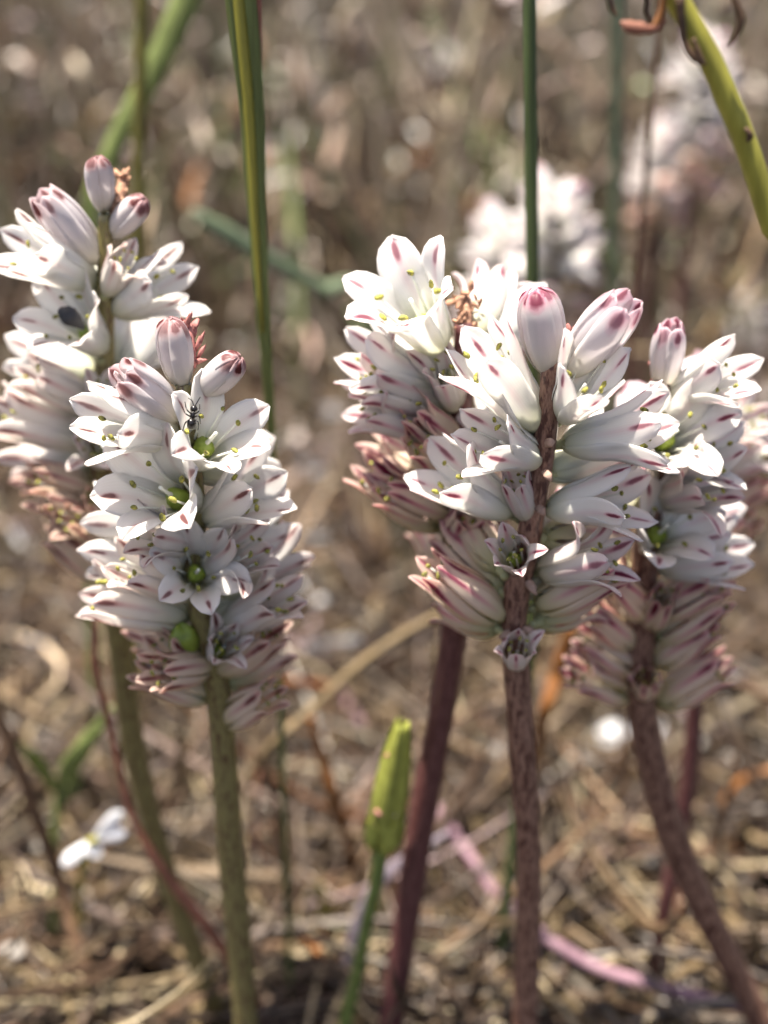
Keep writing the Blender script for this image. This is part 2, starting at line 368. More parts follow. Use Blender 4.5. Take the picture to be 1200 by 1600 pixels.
def petal_mesh(kind, outer, seed, mat=None, nT=13, nS=8, thick=.17, name='petal'):
    g = np.random.default_rng(seed)
    prof = np.array(PROFILE[kind], float); lax = kind in ('open', 'wide', 'half')
    dl = g.normal(0, .15 if lax else .13 if kind == 'closed' else .05); dt = g.normal(0, .24 if lax else .16 if kind == 'closed' else .06)
    prof = crom(prof, nT+1); t = np.linspace(0, 1, nT+1)
    # bend the lobe outward / inward about its throat
    i0 = int(nT*.45); z0, r0 = prof[i0]
    ang = dl*sstep(.45, 1, t); cz, rz = prof[:, 0]-z0, prof[:, 1]-r0
    prof = np.stack([z0+cz*np.cos(ang)-rz*np.sin(ang), r0+cz*np.sin(ang)+rz*np.cos(ang)], 1) if lax or kind == 'closed' else prof
    W = WID[kind]*g.uniform(.9, 1.1)*(1.08 if not outer else .98)
    pk = .66 if kind in ('open', 'wide') else .5
    tip = np.sqrt(np.clip(1-((t-pk)/(1.0-pk))**2, 0, 1)); tip = np.where(t < pk, 1, tip)
    if kind in ('closed', 'half'): tip = tip**1.15
    w = W*(.38+.62*sstep(0, .40, t))*np.maximum(tip, .10)
    if kind in ('open', 'wide'): w *= 1+.10*sstep(.45, .7, t)
    if kind == 'bud': w = np.minimum(w, 1.25*np.maximum(prof[:, 1], .1)); 
    w = w*(1+.035*np.cumsum(g.normal(0, 1, nT+1))/2*sstep(.3, .8, t))
    s = np.linspace(-1, 1, nS+1)
    flatk = sstep(.35, .8, t) if lax else (sstep(.5, 1, t)*.6 if kind == 'closed' else 0*t)
    off = .16 if outer else -.10
    cup = {'open': .20, 'wide': .16, 'half': .28, 'closed': .30, 'hbud': .1, 'bud': 0, 'curl': .2}.get(kind, .05)*g.uniform(.6, 1.5)
    wav = g.uniform(0, 6.28, 3); wa = .13 if lax else .06
    pos = np.zeros((nT+1, nS+1, 3))
    dz = np.gradient(prof[:, 0]); dr = np.gradient(prof[:, 1]); nn = np.hypot(dz, dr)+1e-9
    for i in range(nT+1):
        r = max(prof[i, 1]+off, .12); z = prof[i, 0]
        nr, nz_ = -dz[i]/nn[i], dr[i]/nn[i]          # inward/upward normal in the (r, z) plane
        for j, q in enumerate(s):
            a = q*min(w[i]/max(r, .5), 1.15)
            rev = np.array([r*math.cos(a), r*math.sin(a), z])
            fl = np.array([r, q*w[i], z])
            p = rev*(1-flatk[i])+fl*flatk[i]
            c = cup*q*q*w[i]*flatk[i] + wa*math.sin(5*t[i]+2.3*q+wav[0])*sstep(.3, .9, t[i])*abs(q)*1.3 + wa*math.sin(9*t[i]+wav[1])*abs(q)*.6*sstep(.3, .8, t[i])
            crease = -.10*math.exp(-(q/.22)**2)*sstep(.2, .6, t[i])
            p = p + (c+crease)*np.array([nr, 0, nz_])
            p[1] += dt*3.0*max(0, t[i]-.4)**1.5
            p[2] += .12*math.sin(7*q+wav[2])*sstep(.8, 1, t[i])
            pos[i, j] = p
    du = np.gradient(pos, axis=0); dv = np.gradient(pos, axis=1)
    N = np.cross(du, dv); N /= np.linalg.norm(N, axis=-1, keepdims=True)+1e-9
    edge = (1-.6*np.abs(s)**3)[None, :, None]*(1-.35*sstep(.8, 1, t))[:, None, None]
    A = pos+N*thick*.5*edge; B = pos-N*thick*.5*edge
    V = np.concatenate([A.reshape(-1, 3), B.reshape(-1, 3)])*MM
    k = nS+1; o = (nT+1)*k; f = []
    for i in range(nT):
        for j in range(nS):
            a, b, c_, d = i*k+j, i*k+j+1, (i+1)*k+j+1, (i+1)*k+j
            f += [(a, b, c_, d), (o+a, o+d, o+c_, o+b)]
        f += [(i*k, (i+1)*k, o+(i+1)*k, o+i*k), (i*k+nS, o+i*k+nS, o+(i+1)*k+nS, (i+1)*k+nS)]
    for j in range(nS):
        f += [(j, o+j, o+j+1, j+1), (nT*k+j, nT*k+j+1, o+nT*k+j+1, o+nT*k+j)]
    UVs = np.stack(np.meshgrid((s+1)/2, t), -1).reshape(-1, 2); UVs = np.concatenate([UVs, UVs])
    return mesh(name, V, f, M[mat or PMAT[kind]], UVs)
POOL = {}
def pool(kind, outer, i):
    key = (kind, outer, i)
    if key not in POOL: POOL[key] = petal_mesh(kind, outer, hash((kind in 'abc', len(kind)*7+ord(kind[0])+ord(kind[-1]), outer, i)) % 99991)
    return POOL[key]
STA = {}
def stamens(kind, i):
    if (kind, i) in STA: return STA[(kind, i)]
    g = np.random.default_rng(50+i+len(kind)*10); parts = []
    top, rr = {'open': (8.8, 2.7), 'wide': (7.6, 3.3), 'half': (10.4, 2.0), 'curl': (5.6, 1.8)}.get(kind, (10.5, 1.6))
    for q in range(6):
        a = q*math.pi/3+g.normal(0, .15)+.5; h = top+g.normal(0, .7); r = rr*g.uniform(.7, 1.15)
        d = Vector((math.cos(a), math.sin(a), 0))
        p = [d*1.3+Vector((0, 0, 1.6)), d*(1.3+(r-1.3)*.35)+Vector((0, 0, h*.55)), d*r+Vector((0, 0, h))]
        v, f, _ = sweep([x*MM for x in p], [.00017, .00014, .00010], 7, 5, V=(.3, .4, .1)); parts.append((v, f, 0))
        ad = Vector((g.normal(), g.normal(), .8)).normalized()
        v, f = blob(p[2]*MM, .00026, .00032, .00050, int(g.integers(999)), .08, 7, 5, ad); parts.append((v, f, 1))
    V, F, I = merge(parts); STA[(kind, i)] = mesh('stamens', V, F, [M['filament'], M['anther']], mi=I); return STA[(kind, i)]
def ovary_mesh():
    v, f = blob((0, 0, 3.0*MM), 1.25*MM, 1.25*MM, 1.7*MM, 3, .02, 12, 9)
    # three lobes
    v = [Vector((x.x*(1+.12*math.cos(3*math.atan2(x.y, x.x))), x.y*(1+.12*math.cos(3*math.atan2(x.y, x.x))), x.z)) for x in v]
    a, b, _ = sweep([(0, 0, .0044), (.0001, 0, .0058), (.0002, .0001, .0072)], [.0003, .0002, .00022], 6, 6, V=(1, .2, 0))
    V, F, I = merge([(v, f, 0), (a, b, 1)]); return mesh('ovary', V, F, [M['ovary'], M['filament']], mi=I)
OV = ovary_mesh()
def recept_mesh():
    v, f, _ = sweep([(0, 0, -.0016), (0, 0, -.0004), (0, 0, .0004), (0, 0, .0012)], [.00055, .0006, .0011, .0013], 9, 9, V=(1, .1, 0))
    return mesh('flower', v, f, M['receptacle'])
RCP = recept_mesh()
def flower(root, base, tip, kind, seed, roll=None, var=''):
    """a flower with its six tepals, stamens and ovary, base -> tip in world space, parented to the plant"""
    g = random.Random(seed); ax = tip-base
    L = {'bud': .0111, 'wide': .0100, 'curl': .0078}.get(kind, .0123)
    sc_ = ax.length/L
    q = Vector((0, 0, 1)).rotation_difference(ax.normalized())
    roll = g.uniform(0, math.pi/3) if roll is None else roll
    fl = obj('flower', RCP, root, base-root.location, q, sc_)
    for k in range(6):
        outer = k % 2 == 0
        pt = obj('petal', pool(kind, outer, g.randrange(9)), fl)
        if var: pt.material_slots[0].link = 'OBJECT'; pt.material_slots[0].material = M[PMAT[kind]+var]
        pt.rotation_euler = (g.gauss(0, .02), g.gauss(0, .02), roll+k*math.pi/3+g.gauss(0, .06))
    if kind not in ('bud', 'hbud'):
        st = obj('stamens', stamens(kind, g.randrange(3)), fl); st.rotation_euler.z = g.uniform(0, 6.28)
    if kind in ('open', 'wide', 'half', 'curl'): obj('ovary', OV, fl)
    return fl

class Plant:
    def __init__(s, label, path, Ytop, Ybase, mat, group='speckled white flower spikes', r=(1.1, 1.5, 1.75), basepx=None):
        """path: [(px, py)] down the stem; the stem's distance runs from Ytop at its top to Ybase on the ground"""
        s.var = '_left' if path[0][0] < 500 else ''; s.path = path; s.y0, s.y1 = path[0][1], path[-1][1]; s.Yt, s.Yb = Ytop, Ybase
        last = path[-1]; g = G(basepx if basepx is not None else last[0], Ybase)
        s.root = empty('flower_spike', Vector((g.x, g.y, 0))); tag(s.root, label, 'flower', group)
        pts = [PY(x, y, s.Y(y)) for x, y in path]
        if pts[-1].z > .004: pts.append(g)
        n = len(pts); rr = np.interp(np.linspace(0, 1, n), [0, .45, 1], r)*MM*(1+.05*np.sin(np.arange(n)*2.1+len(label)))
        s.r = r[1]*MM; s.n = 0
        v, f, uv = sweep([p-s.root.location for p in pts], rr, 60, 14, rough=.012, seed=len(label))
        obj('stem', mesh('stem', v, f, mat, uv), s.root)
    def Y(s, py): return s.Yt+(s.Yb-s.Yt)*min(1, max(0, (py-s.y0)/(s.y1-s.y0)))
    def d(s, py): return depthY(py, s.Y(py))
    def fl(s, bx, by, tx, ty, kind='open', sign=1, L=12.0, dd=0.0, roll=None):
        """base pixel, mouth pixel, +1 turned to the camera / -1 away, true length in mm"""
        d = s.d(by)+dd*MM; base = P(bx, by, d)
        e = P(tx, ty, d)-base; pl = e.length; L = L*MM
        if pl > L*.985: L = pl/.985
        view = (base-CAM).normalized()
        k = min(1, pl/L)**2; base = base+e.normalized()*.0009*k+view*.0007*k; e = e-e.normalized()*.0009*k; pl = e.length
        tip = base+e-view*sign*math.sqrt(L*L-pl*pl)
        tip = base+(tip-base).normalized()*L
        s.n += 1
        f = flower(s.root, base, tip, kind, int(bx*7+by*13+tx*3), roll, s.var)
        return f
    def bract(s, px, py, tx, ty, sign=1):
        d = s.d(py); a = P(px, py, d-.0012); b = P(tx, ty, d-.0022)
        m = (a+b)/2+Vector((0, -.0005, .0003))
        v, f, uv = sweep([x-s.root.location for x in (a, m, b)], [.0004, .00055, .0001], 8, 6, .3)
        obj('bract', mesh('bract', v, f, M['bract'], uv), s.root)
    def withered(s, px, py, tx, ty, mat, w=1.6, seed=1):
        """shrivelled tip of the spike: a tuft of crumpled scales"""
        g = np.random.default_rng(seed); d = s.d(py); a = P(px, py, d+.0005)-s.root.location; b = P(tx, ty, d+.0005)-s.root.location
        ax = b-a; parts = []
        for i in range(34):
            t = g.random(); c = a+ax*t+Vector(g.normal(0, 1, 3))*w*MM*.42*(1-.4*t)
            dr = (ax.normalized()+Vector(g.normal(0, .7, 3))).normalized()
            v, f = blob(c, .00032*g.uniform(.7, 1.5), .00020, .0009*g.uniform(.6, 1.4), int(g.integers(9999)), .16, 6, 5, dr); parts.append((v, f, 0))
        v, f, _ = sweep([a, a+ax*.5, b], [.0008, .0007, .0003], 8, 8); parts.append((v, f, 0))
        V, F, I = merge(parts); obj('withered_tip', mesh('withered_tip', V, F, M[mat]), s.root)

# --- plant behind on the left
A = Plant('tall white flower spike with speckled petals, rising behind the spike with the ant', [(164, 335), (165, 420), (165, 520), (160, 640), (158, 760), (172, 900), (192, 1040), (212, 1180), (262, 1370), (345, 1600)],
          .143, .150, M['stem_olive'], r=(.8, 1.7, 1.9), basepx=385)
for a in [(163, 338, 155, 258, 'bud', 1, 7), (170, 372, 224, 312, 'bud', 1, 7.4), (160, 415, 82, 322, 'hbud', 1, 11), (155, 445, 42, 388, 'open', 1, 12),
          (168, 462, 197, 398, 'half', 1, 8.8), (172, 492, 290, 425, 'open', 1, 12), (164, 545, 102, 492, 'wide', 1, 10), (158, 592, 22, 540, 'open', -1, 12),
          (176, 600, 255, 505, 'open', -1, 12), (165, 648, 160, 605, 'half', 1, 9), (154, 690, 12, 648, 'half', 1, 12), (154, 735, 22, 702, 'half', -1, 12),
          (156, 775, 62, 742, 'closed', 1, 11), (158, 812, 78, 786, 'closed', 1, 11), (175, 905, 92, 842, 'closed', 1, 12), (175, 700, 250, 640, 'half', -1, 11),
          (170, 800, 150, 770, 'closed', 1, 10), (180, 860, 240, 830, 'closed', -1, 11), (165, 830, 110, 812, 'closed', 1, 11), (168, 720, 140, 690, 'half', 1, 10),
          (178, 930, 215, 890, 'closed', -1, 10), (160, 560, 190, 500, 'open', -1, 12), (160, 460, 120, 400, 'open', -1, 12), (156, 640, 60, 590, 'half', 1, 11), (158, 770, 30, 740, 'closed', -1, 11)]: A.fl(*a)
A.withered(183, 330, 196, 272, 'withered_tan', .9, 3)
# --- plant in front on the left
B = Plant('white flower spike with a small black ant on it, on an olive speckled stem', [(287, 600), (296, 700), (306, 800), (302, 880), (322, 990), (338, 1070), (348, 1150), (358, 1300), (374, 1480), (384, 1600)],
          .124, .130, M['stem_olive'], r=(.95, 1.75, 2.0), basepx=392)
for a in [(286, 612, 268, 508, 'bud', 1, 8.5), (306, 622, 374, 560, 'bud', 1, 8), (280, 655, 200, 588, 'hbud', 1, 10.5), (282, 684, 160, 652, 'open', 1, 12),
          (302, 720, 346, 662, 'wide', 1, 10), (302, 790, 236, 758, 'wide', 1, 11), (314, 815, 420, 752, 'open', 1, 12), (306, 900, 308, 888, 'wide', 1, 9.0),
          (296, 885, 145, 848, 'open', -1, 12), (302, 965, 150, 928, 'half', 1, 12), (330, 1092, 226, 1050, 'closed', 1, 11), (318, 1060, 250, 1000, 'closed', 1, 10.5),
          (338, 930, 464, 858, 'half', -1, 12), (346, 985, 456, 925, 'half', 1, 12), (336, 1024, 358, 1000, 'half', 1, 9), (348, 1070, 440, 1022, 'closed', -1, 11.5),
          (352, 1128, 430, 1076, 'closed', 1, 11), (296, 830, 150, 790, 'open', -1, 12), (320, 870, 440, 815, 'open', -1, 12), (318, 960, 440, 900, 'half', -1, 12),
          (300, 740, 400, 700, 'open', -1, 12), (296, 720, 190, 690, 'open', -1, 12), (320, 1030, 210, 990, 'closed', -1, 11), (330, 980, 290, 930, 'half', -1, 11), (340, 1040, 400, 960, 'half', -1, 12),
          (300, 850, 230, 830, 'half', 1, 10), (316, 900, 410, 850, 'half', 1, 11.5), (300, 930, 200, 880, 'half', 1, 11.5), (335, 1050, 440, 985, 'closed', 1, 11.5), (325, 1040, 250, 1050, 'closed', 1, 11)]: B.fl(*a)
B.withered(296, 575, 296, 505, 'withered', 1.3, 5)
pod = P(286, 1000, B.d(1000)-.002); v, f = blob((0, 0, 0), .0018, .0018, .0023, 4, .01, 18, 10)
v = [x*(1+.13*math.cos(3*math.atan2(x.y, x.x)+.5)) + pod-B.root.location for x in v]
obj('seed_pod', mesh('seed_pod', v, f, M['ovary']), B.root)
# --- plant between, behind the front right spike
Cc = Plant('white flower spike with a crumpled pink tip and dusky red leaning stem', [(724, 505), (722, 600), (718, 700), (712, 820), (712, 960), (692, 1100), (656, 1300), (610, 1600)],
          .134, .142, M['stem_dusky'], r=(1.0, 1.9, 2.2), basepx=590)
for a in [(690, 545, 626, 452, 'wide', 1, 12), (738, 540, 776, 420, 'half', -1, 12), (745, 560, 838, 462, 'open', -1, 12), (690, 608, 545, 552, 'open', 1, 12),
          (702, 680, 566, 628, 'half', 1, 12), (690, 830, 568, 728, 'closed', 1, 13), (712, 640, 692, 565, 'half', 1, 9.5), (712, 855, 742, 790, 'closed', 1, 12),
          (700, 760, 580, 690, 'closed', -1, 12), (715, 700, 640, 640, 'closed', 1, 11), (705, 900, 660, 820, 'closed', -1, 11), (705, 590, 590, 520, 'open', -1, 12),
          (725, 800, 800, 720, 'closed', -1, 12), (705, 740, 650, 680, 'closed', 1, 12), (700, 640, 570, 590, 'half', 1, 12), (705, 580, 655, 505, 'half', -1, 11.5), (700, 800, 600, 760, 'closed', 1, 12), (735, 600, 790, 500, 'open', -1, 12)]: Cc.fl(*a)
Cc.withered(728, 512, 730, 458, 'withered_tan', 2.3, 8)
# --- the front right plant
D = Plant('white flower spike in sharp focus on an upright maroon mottled stem', [(862, 560), (857, 640), (848, 710), (838, 770), (826, 840), (808, 920), (803, 990), (808, 1060), (818, 1200), (826, 1330), (825, 1450), (820, 1600)],
          .1225, .126, M['stem_maroon'], r=(1.15, 1.66, 1.9), basepx=812)
for a in [(860, 592, 840, 462, 'bud', 1, 10.2), (884, 588, 966, 482, 'hbud', 1, 11.5), (846, 678, 738, 530, 'open', 1, 13), (848, 722, 735, 672, 'open', 1, 11.5),
          (876, 655, 930, 575, 'open', 1, 11.5), (870, 696, 1036, 668, 'open', 1, 12.2), (846, 800, 990, 772, 'open', 1, 12), (806, 808, 668, 722, 'open', 1, 12.2),
          (826, 815, 800, 742, 'half', 1, 8), (806, 882, 798, 852, 'half', 1, 9.0), (788, 970, 668, 884, 'closed', 1, 13), (790, 930, 700, 840, 'closed', -1, 12), (784, 985, 690, 940, 'closed', -1, 11), (836, 975, 930, 930, 'closed', -1, 11.5), (840, 895, 950, 870, 'half', 1, 11.5), (785, 895, 728, 800, 'closed', -1, 12),
          (832, 950, 960, 890, 'closed', 1, 12), (838, 842, 975, 838, 'closed', -1, 12), (806, 1034, 808, 1006, 'half', 1, 8.6), (850, 740, 960, 690, 'open', -1, 12),
          (840, 700, 760, 620, 'open', -1, 12), (820, 860, 900, 790, 'half', -1, 12), (815, 930, 780, 840, 'closed', -1, 11), (812, 930, 880, 850, 'half', -1, 11)]: D.fl(*a)
D.withered(872, 590, 900, 522, 'withered', 1.4, 9)
for b in [(848, 735, 862, 752), (850, 695, 868, 690), (822, 905, 838, 930), (800, 985, 780, 998), (812, 985, 838, 985), (838, 790, 852, 806)]: D.bract(*b)
# --- the right plant and the one standing close behind it
E = Plant('white flower spike with a dull red tip on a stem bending to the right', [(1038, 590), (1030, 680), (1020, 770), (1010, 860), (1000, 960), (1000, 1080), (1018, 1190), (1056, 1320), (1110, 1440), (1190, 1600)],
          .134, .139, M['stem_maroon'], r=(1.1, 2.2, 2.3), basepx=1225)
for a in [(1036, 612, 1050, 515, 'hbud', 1, 9), (1042, 625, 1138, 578, 'open', 1, 11), (1022, 700, 1062, 668, 'wide', 1, 10.5), (1040, 740, 1122, 705, 'open', 1, 11),
          (1012, 850, 1048, 815, 'wide', 1, 10.5), (1018, 885, 1140, 866, 'open', 1, 12), (1024, 1000, 1120, 945, 'closed', 1, 12), (1012, 975, 1040, 930, 'closed', 1, 9.5),
          (992, 1010, 915, 945, 'closed', 1, 11.5), (986, 1090, 886, 1042, 'closed', 1, 11.5), (1008, 1080, 1013, 1056, 'closed', 1, 9), (1026, 1102, 1126, 1040, 'closed', 1, 12),
          (1020, 1040, 1100, 985, 'closed', 1, 11), (1026, 960, 1110, 915, 'closed', 1, 11), (995, 1050, 905, 990, 'closed', 1, 11), (1030, 830, 1130, 800, 'open', -1, 11.5), (1015, 760, 970, 690, 'half', 1, 11), (1035, 650, 1095, 560, 'hbud', -1, 10.5), (1005, 900, 930, 850, 'closed', -1, 12), (1010, 800, 940, 740, 'half', -1, 12), (1020, 940, 1110, 900, 'closed', -1, 12),
          (1005, 960, 950, 900, 'closed', 1, 11.5), (1010, 1070, 950, 1000, 'closed', -1, 12), (1022, 690, 985, 610, 'hbud', -1, 12), (1030, 780, 1110, 760, 'half', 1, 11.5)]: E.fl(*a)
E.withered(1036, 620, 1034, 552, 'withered', 1.7, 12)
Fp = Plant('white flower spike half hidden behind the bending spike, on thin dull red stem', [(1092, 620), (1098, 700), (1100, 800), (1096, 950), (1088, 1080), (1072, 1250), (1035, 1440), (1015, 1600)],
          .158, .160, M['stem_dusky'], r=(.9, 1.45, 1.45), basepx=1010)
for a in [(1096, 690, 1170, 655, 'half', 1, 11), (1100, 740, 1180, 705, 'half', 1, 11), (1100, 800, 1186, 764, 'closed', 1, 11.5), (1098, 850, 1165, 820, 'closed', 1, 11), (1092, 640, 1100, 560, 'hbud', 1, 9),
          (1095, 700, 1050, 640, 'half', 1, 11), (1098, 900, 1150, 850, 'closed', 1, 11)]: Fp.fl(*a)

# ------------------------------------------------------------------ flower spikes further back: each flower one mesh
def far_flower(kind, seed):
    V = []; Fc = []; UVs = []
    me = None
    import bmesh
    bm = bmesh.new()
    for k in range(6):
        m = petal_mesh(kind, k % 2 == 0, seed*10+k, nT=6, nS=4); t = m.copy(); t.transform(Matrix.Rotation(k*math.pi/3, 4, 'Z'))
        bm.from_mesh(t); bpy.data.meshes.remove(t); bpy.data.meshes.remove(m)
    me = bpy.data.meshes.new('flower'); bm.to_mesh(me); bm.free(); me.materials.append(M[PMAT[kind]]); return me
FAR = {k: [far_flower(k, 70+i) for i in range(2)] for k in ('open', 'half', 'closed', 'hbud')}
def far_spike(label, px, py_top, Y, head, seed, lean=0.0, group='blurred flower spikes in the background', nfl=20):
    g = random.Random(seed); top = PY(px, py_top, Y); base = Vector((top.x+lean, Y+g.uniform(-.004, .004), 0))
    root = empty('flower_spike', base); tag(root, label, 'flower', group)
    pts = [Vector((0, 0, -.002)), (top-base)*.5+Vector((g.uniform(-.003, .003), 0, 0)), top-base]
    v, f, uv = sweep(pts, [.0018, .0017, .0009], 16, 8); obj('stem', mesh('stem', v, f, M['stem_dusky'], uv), root)
    for i in range(nfl):
        t = (i+.5)/nfl; p = (top-base)-Vector((0, 0, head*(1-t))); a = i*2.399+g.random()
        el = -.1+1.0*t**2; d = Vector((math.cos(a)*math.cos(el), math.sin(a)*math.cos(el), math.sin(el)))
        kind = 'closed' if t < .3 else 'half' if t < .45 else 'open' if t < .88 else 'hbud'
        q = Vector((0, 0, 1)).rotation_difference(d); o = obj('flower', FAR[kind][i % 2], root, p-Vector((0, 0, .001)), q, g.uniform(.85, 1.02)*(1 if t < .88 else .75))
    return root
far_spike('blurred white flower spike behind the dark green stem, its taller neighbour touching it', 868, 300, .262, .034, 1)
far_spike('blurred white flower spike, the lower of two close behind the dark green stem', 788, 350, .285, .034, 2)
far_spike('very blurred white flower spike behind the yellow green stalk', 1105, 60, .36, .042, 3)
far_spike('very blurred pinkish spike beside the thin brown stalk', 1040, 205, .42, .032, 4)
for i, (px, py, Y) in enumerate([(690, 70, .80), (560, 40, 1.1), (340, 120, .9), (1180, 470, .5)]):
    far_spike('tiny out of focus pale flower spike far back in the dry grass', px, py, Y, .032, 20+i, nfl=14, group='pale spikes far back in the grass')

# ------------------------------------------------------------------ stalks and blades
def stalk(name, pts, rad, mat, label, cat, group=None, flat=1.0, n=30, ns=8, keel=0.0, rough=.02, kids=None):  # sweeps grass blades and withered leaves as well as true stalks
    base = Vector(min(pts, key=lambda p: p.z)).copy()
    root_loc = Vector((base.x, base.y, max(0, base.z)))
    v, f, uv = sweep([Vector(p)-root_loc for p in pts], [r*MM for r in rad], n, ns, flat, rough, int(abs(pts[0][0])*1e5), keel=keel)
    o = obj(name, mesh(name, v, f, M[mat], uv), None, root_loc); tag(o, label, cat, group); return o
def col(path, Y): return [PY(x, y, Y) for x, y in path]
gb = stalk('grass_blade_or_stalk', col([(372, -60), (384, 60), (395, 180), (404, 360), (412, 500), (422, 640), (432, 900), (440, 1150)], .152)+[G(455, .152)], [1.95, 1.8, 1.55, 1.2, .9, .7, .55, .5, .5], 'green',
           'tall green grass blade with folded edge behind the ant flower spike', 'grass', flat=.35, keel=-.5)
v, f, uv = sweep([p-gb.location for p in col([(400, -60), (402, 60), (403, 150), (404, 300)], .153)], [.0006, .0006, .0005, .0002], 12, 6)
obj('dry_edge', mesh('dry_edge', v, f, M['redbrown'], uv), gb)
v, f, uv = sweep([p-gb.location for p in col([(366, -60), (378, 60), (389, 180), (399, 360), (410, 520)], .1512)], [.0007, .0008, .0007, .0005, .0002], 12, 6)
obj('pale_edge', mesh('pale_edge', v, f, M['yellowgreen'], uv), gb)
stalk('plant_stem', col([(827, -60), (829, 150), (832, 440), (836, 700), (836, 900), (818, 1180), (794, 1380)], .158)+[G(775, .158)], [.85, .88, .9, .9, .9, .9, .95, .9], 'green_dark',
      'straight dark green stem rising behind the sharp focused flower spike', 'stem')
stalk('grass_blade_or_stalk', col([(312, -60), (282, 20), (235, 120), (165, 262), (140, 420)], .235)+[G(150, .235)], [2.6, 2.7, 2.4, 1.9, 1.4, 1.2], 'green', 'broad blurred green blade leaning behind the tall left spike', 'grass', flat=.3)
stalk('grass_blade_or_stalk', col([(224, -60), (220, 100), (216, 300), (214, 600)], .225)+[G(215, .225)], [1.2, 1.2, 1.2, 1.2, 1.2], 'olive', 'upright blurred olive green stem crossing the leaning broad blade', 'grass')
stalk('grass_blade_or_stalk', [PY(300, 330, .25), PY(350, 362, .252), PY(420, 405, .256), PY(500, 450, .262), PY(580, 505, .27), G(640, .30)], [.8, 2.0, 1.7, 1.6, 1.4, 1.0], 'teal', 'grey green blade slanting down to the right, blurred', 'grass', flat=.3)
stalk('plant_stem', col([(968, -60), (964, 150), (958, 450), (950, 800)], .25)+[G(945, .25)], [1.1]*5, 'teal', 'blurred bluish green stem behind the right hand spikes', 'stem')
stalk('dry_stalk_or_blade', col([(1032, -30), (1022, 130), (1003, 330), (985, 520), (975, 800)], .205)+[G(970, .205)], [.45, .5, .55, .55, .55, .55], 'brown', 'thin dark brown dry stalk beside the bluish stem', 'stem')
ys = stalk('grass_blade_or_stalk', [PY(1020, -70, .118), PY(1058, 0, .118), PY(1130, 138, .118), PY(1200, 335, .118), PY(1268, 640, .118), G(1330, .122)], [1.15, 1.2, 1.25, 1.25, 1.25, 1.25], 'yellowgreen',
           'smooth yellow green stalk slanting out past dry brown spikelets', 'stem', flat=.7)
for pth, rr, mt in [([(1062, -10), (1068, 60), (1085, 90), (1100, 100)], [.5, .35, .35, .2], 'brown'), ([(1038, -60), (1035, 10), (1020, 40), (975, 40)], [.3, .35, .45, .2], 'orange'),
                    ([(1040, 30), (1020, 44), (985, 42), (970, 34)], [.2, .5, .6, .15], 'redbrown'), ([(1000, -60), (1012, 0), (1010, 20), (1028, 48)], [.3, .3, .3, .2], 'brown'),
                    ([(945, -40), (955, 10), (965, 25)], [.2, .3, .1], 'brown'), ([(1165, 200), (1172, 212), (1166, 222)], [.2, .35, .1], 'brown'), ([(1083, 60), (1095, 92), (1103, 102)], [.2, .3, .1], 'brown')]:
    v, f, uv = sweep([p-ys.location for p in col(pth, .1165)], [r*MM for r in rr], 14, 7, .7, .1, 3); obj('dry_spikelet', mesh('dry_spikelet', v, f, M[mt], uv), ys)
stalk('dry_stalk_or_blade', [PY(1130, -60, .117), PY(1146, -5, .117), PY(1157, 30, .117), PY(1150, 55, .117), PY(1138, 72, .117)], [.2, .3, .45, .3, .1], 'brown', 'dark bent spikelet hanging by the yellow green stalk', 'spikelet')
MARKS = [((250, 1400), 'under the bent orange stalk'), ((360, 1400), 'beside the olive speckled stem'), ((560, 1480), 'beside the green bud stem'), ((650, 1380), 'beside the dusky leaning stem'),
         ((815, 1400), 'beside the upright mottled stem'), ((930, 1250), 'behind the upright mottled stem'), ((1020, 1500), 'beside the thin dull red stem'), ((1100, 1420), 'under the bending stem'), ((1180, 1300), 'beyond the bending stem'),
         ((130, 1330), 'near the small white flower'), ((60, 1480), 'under the thick blurred brown stalk'), ((450, 1250), 'between the olive stem and the green bud'), ((470, 1500), 'by the short orange curl'), ((740, 1400), 'by the fallen pink stalk')]
def straw_label(px, py, L, r, mt):
    w_ = min(MARKS, key=lambda m: (m[0][0]-px)**2+(m[0][1]-py)**2)[1]
    return '%s %s dry straw lying %s' % ('long' if L > .03 else 'medium' if L > .02 else 'short', {'straw': 'tan', 'straw_pale': 'pale', 'brown': 'dark brown'}[mt], w_)
def near(px, py): return min(MARKS, key=lambda m: (m[0][0]-px)**2+(m[0][1]-py)**2)[1]
# stalks low in the picture
stalk('dry_stalk_or_blade', col([(148, 960), (150, 1050), (176, 1150), (205, 1270), (262, 1370), (340, 1470)], .143)+[PG(425, 1610, 0.0)], [.4, .5, .5, .6, .85, 1.0, 1.1], 'redbrown', 'thin bent stalk turning orange, leaning across the tall left spike stem', 'stem')
stalk('dry_stalk_or_blade', [PY(-20, 1080, .165), PY(20, 1170, .165), PY(55, 1270, .165), PY(100, 1400, .165), PG(155, 1600, 0)], [.9, 1.1, 1.25, 1.3, 1.3], 'brown', 'thick blurred brown stalk slanting down at the left edge', 'stem')
stalk('dry_stalk_or_blade', [PY(700, 955, .19), PY(640, 985, .19), PY(560, 1040, .188), PY(480, 1115, .184), PY(420, 1170, .180), PG(330, 1300, .002)], [.8, .85, .9, .9, .9, .9], 'straw', 'long brown twig slanting between the left and middle spikes', 'twig')
stalk('dry_stalk_or_blade', [PY(892, 980, .18), PY(872, 1050, .18), PY(846, 1140, .18), PG(838, 1230, .0)], [1.1, 1.5, 1.1, .8], 'orange', 'bright orange dry blade behind the mottled front stem', 'grass', flat=.3)
stalk('dry_stalk_or_blade', [PY(985, 1150, .2), PY(930, 1250, .2), PG(850, 1370, .001)], [.6, .75, .7], 'brown', 'brown slanting stalk in the gap right of the mottled front stem', 'stem')
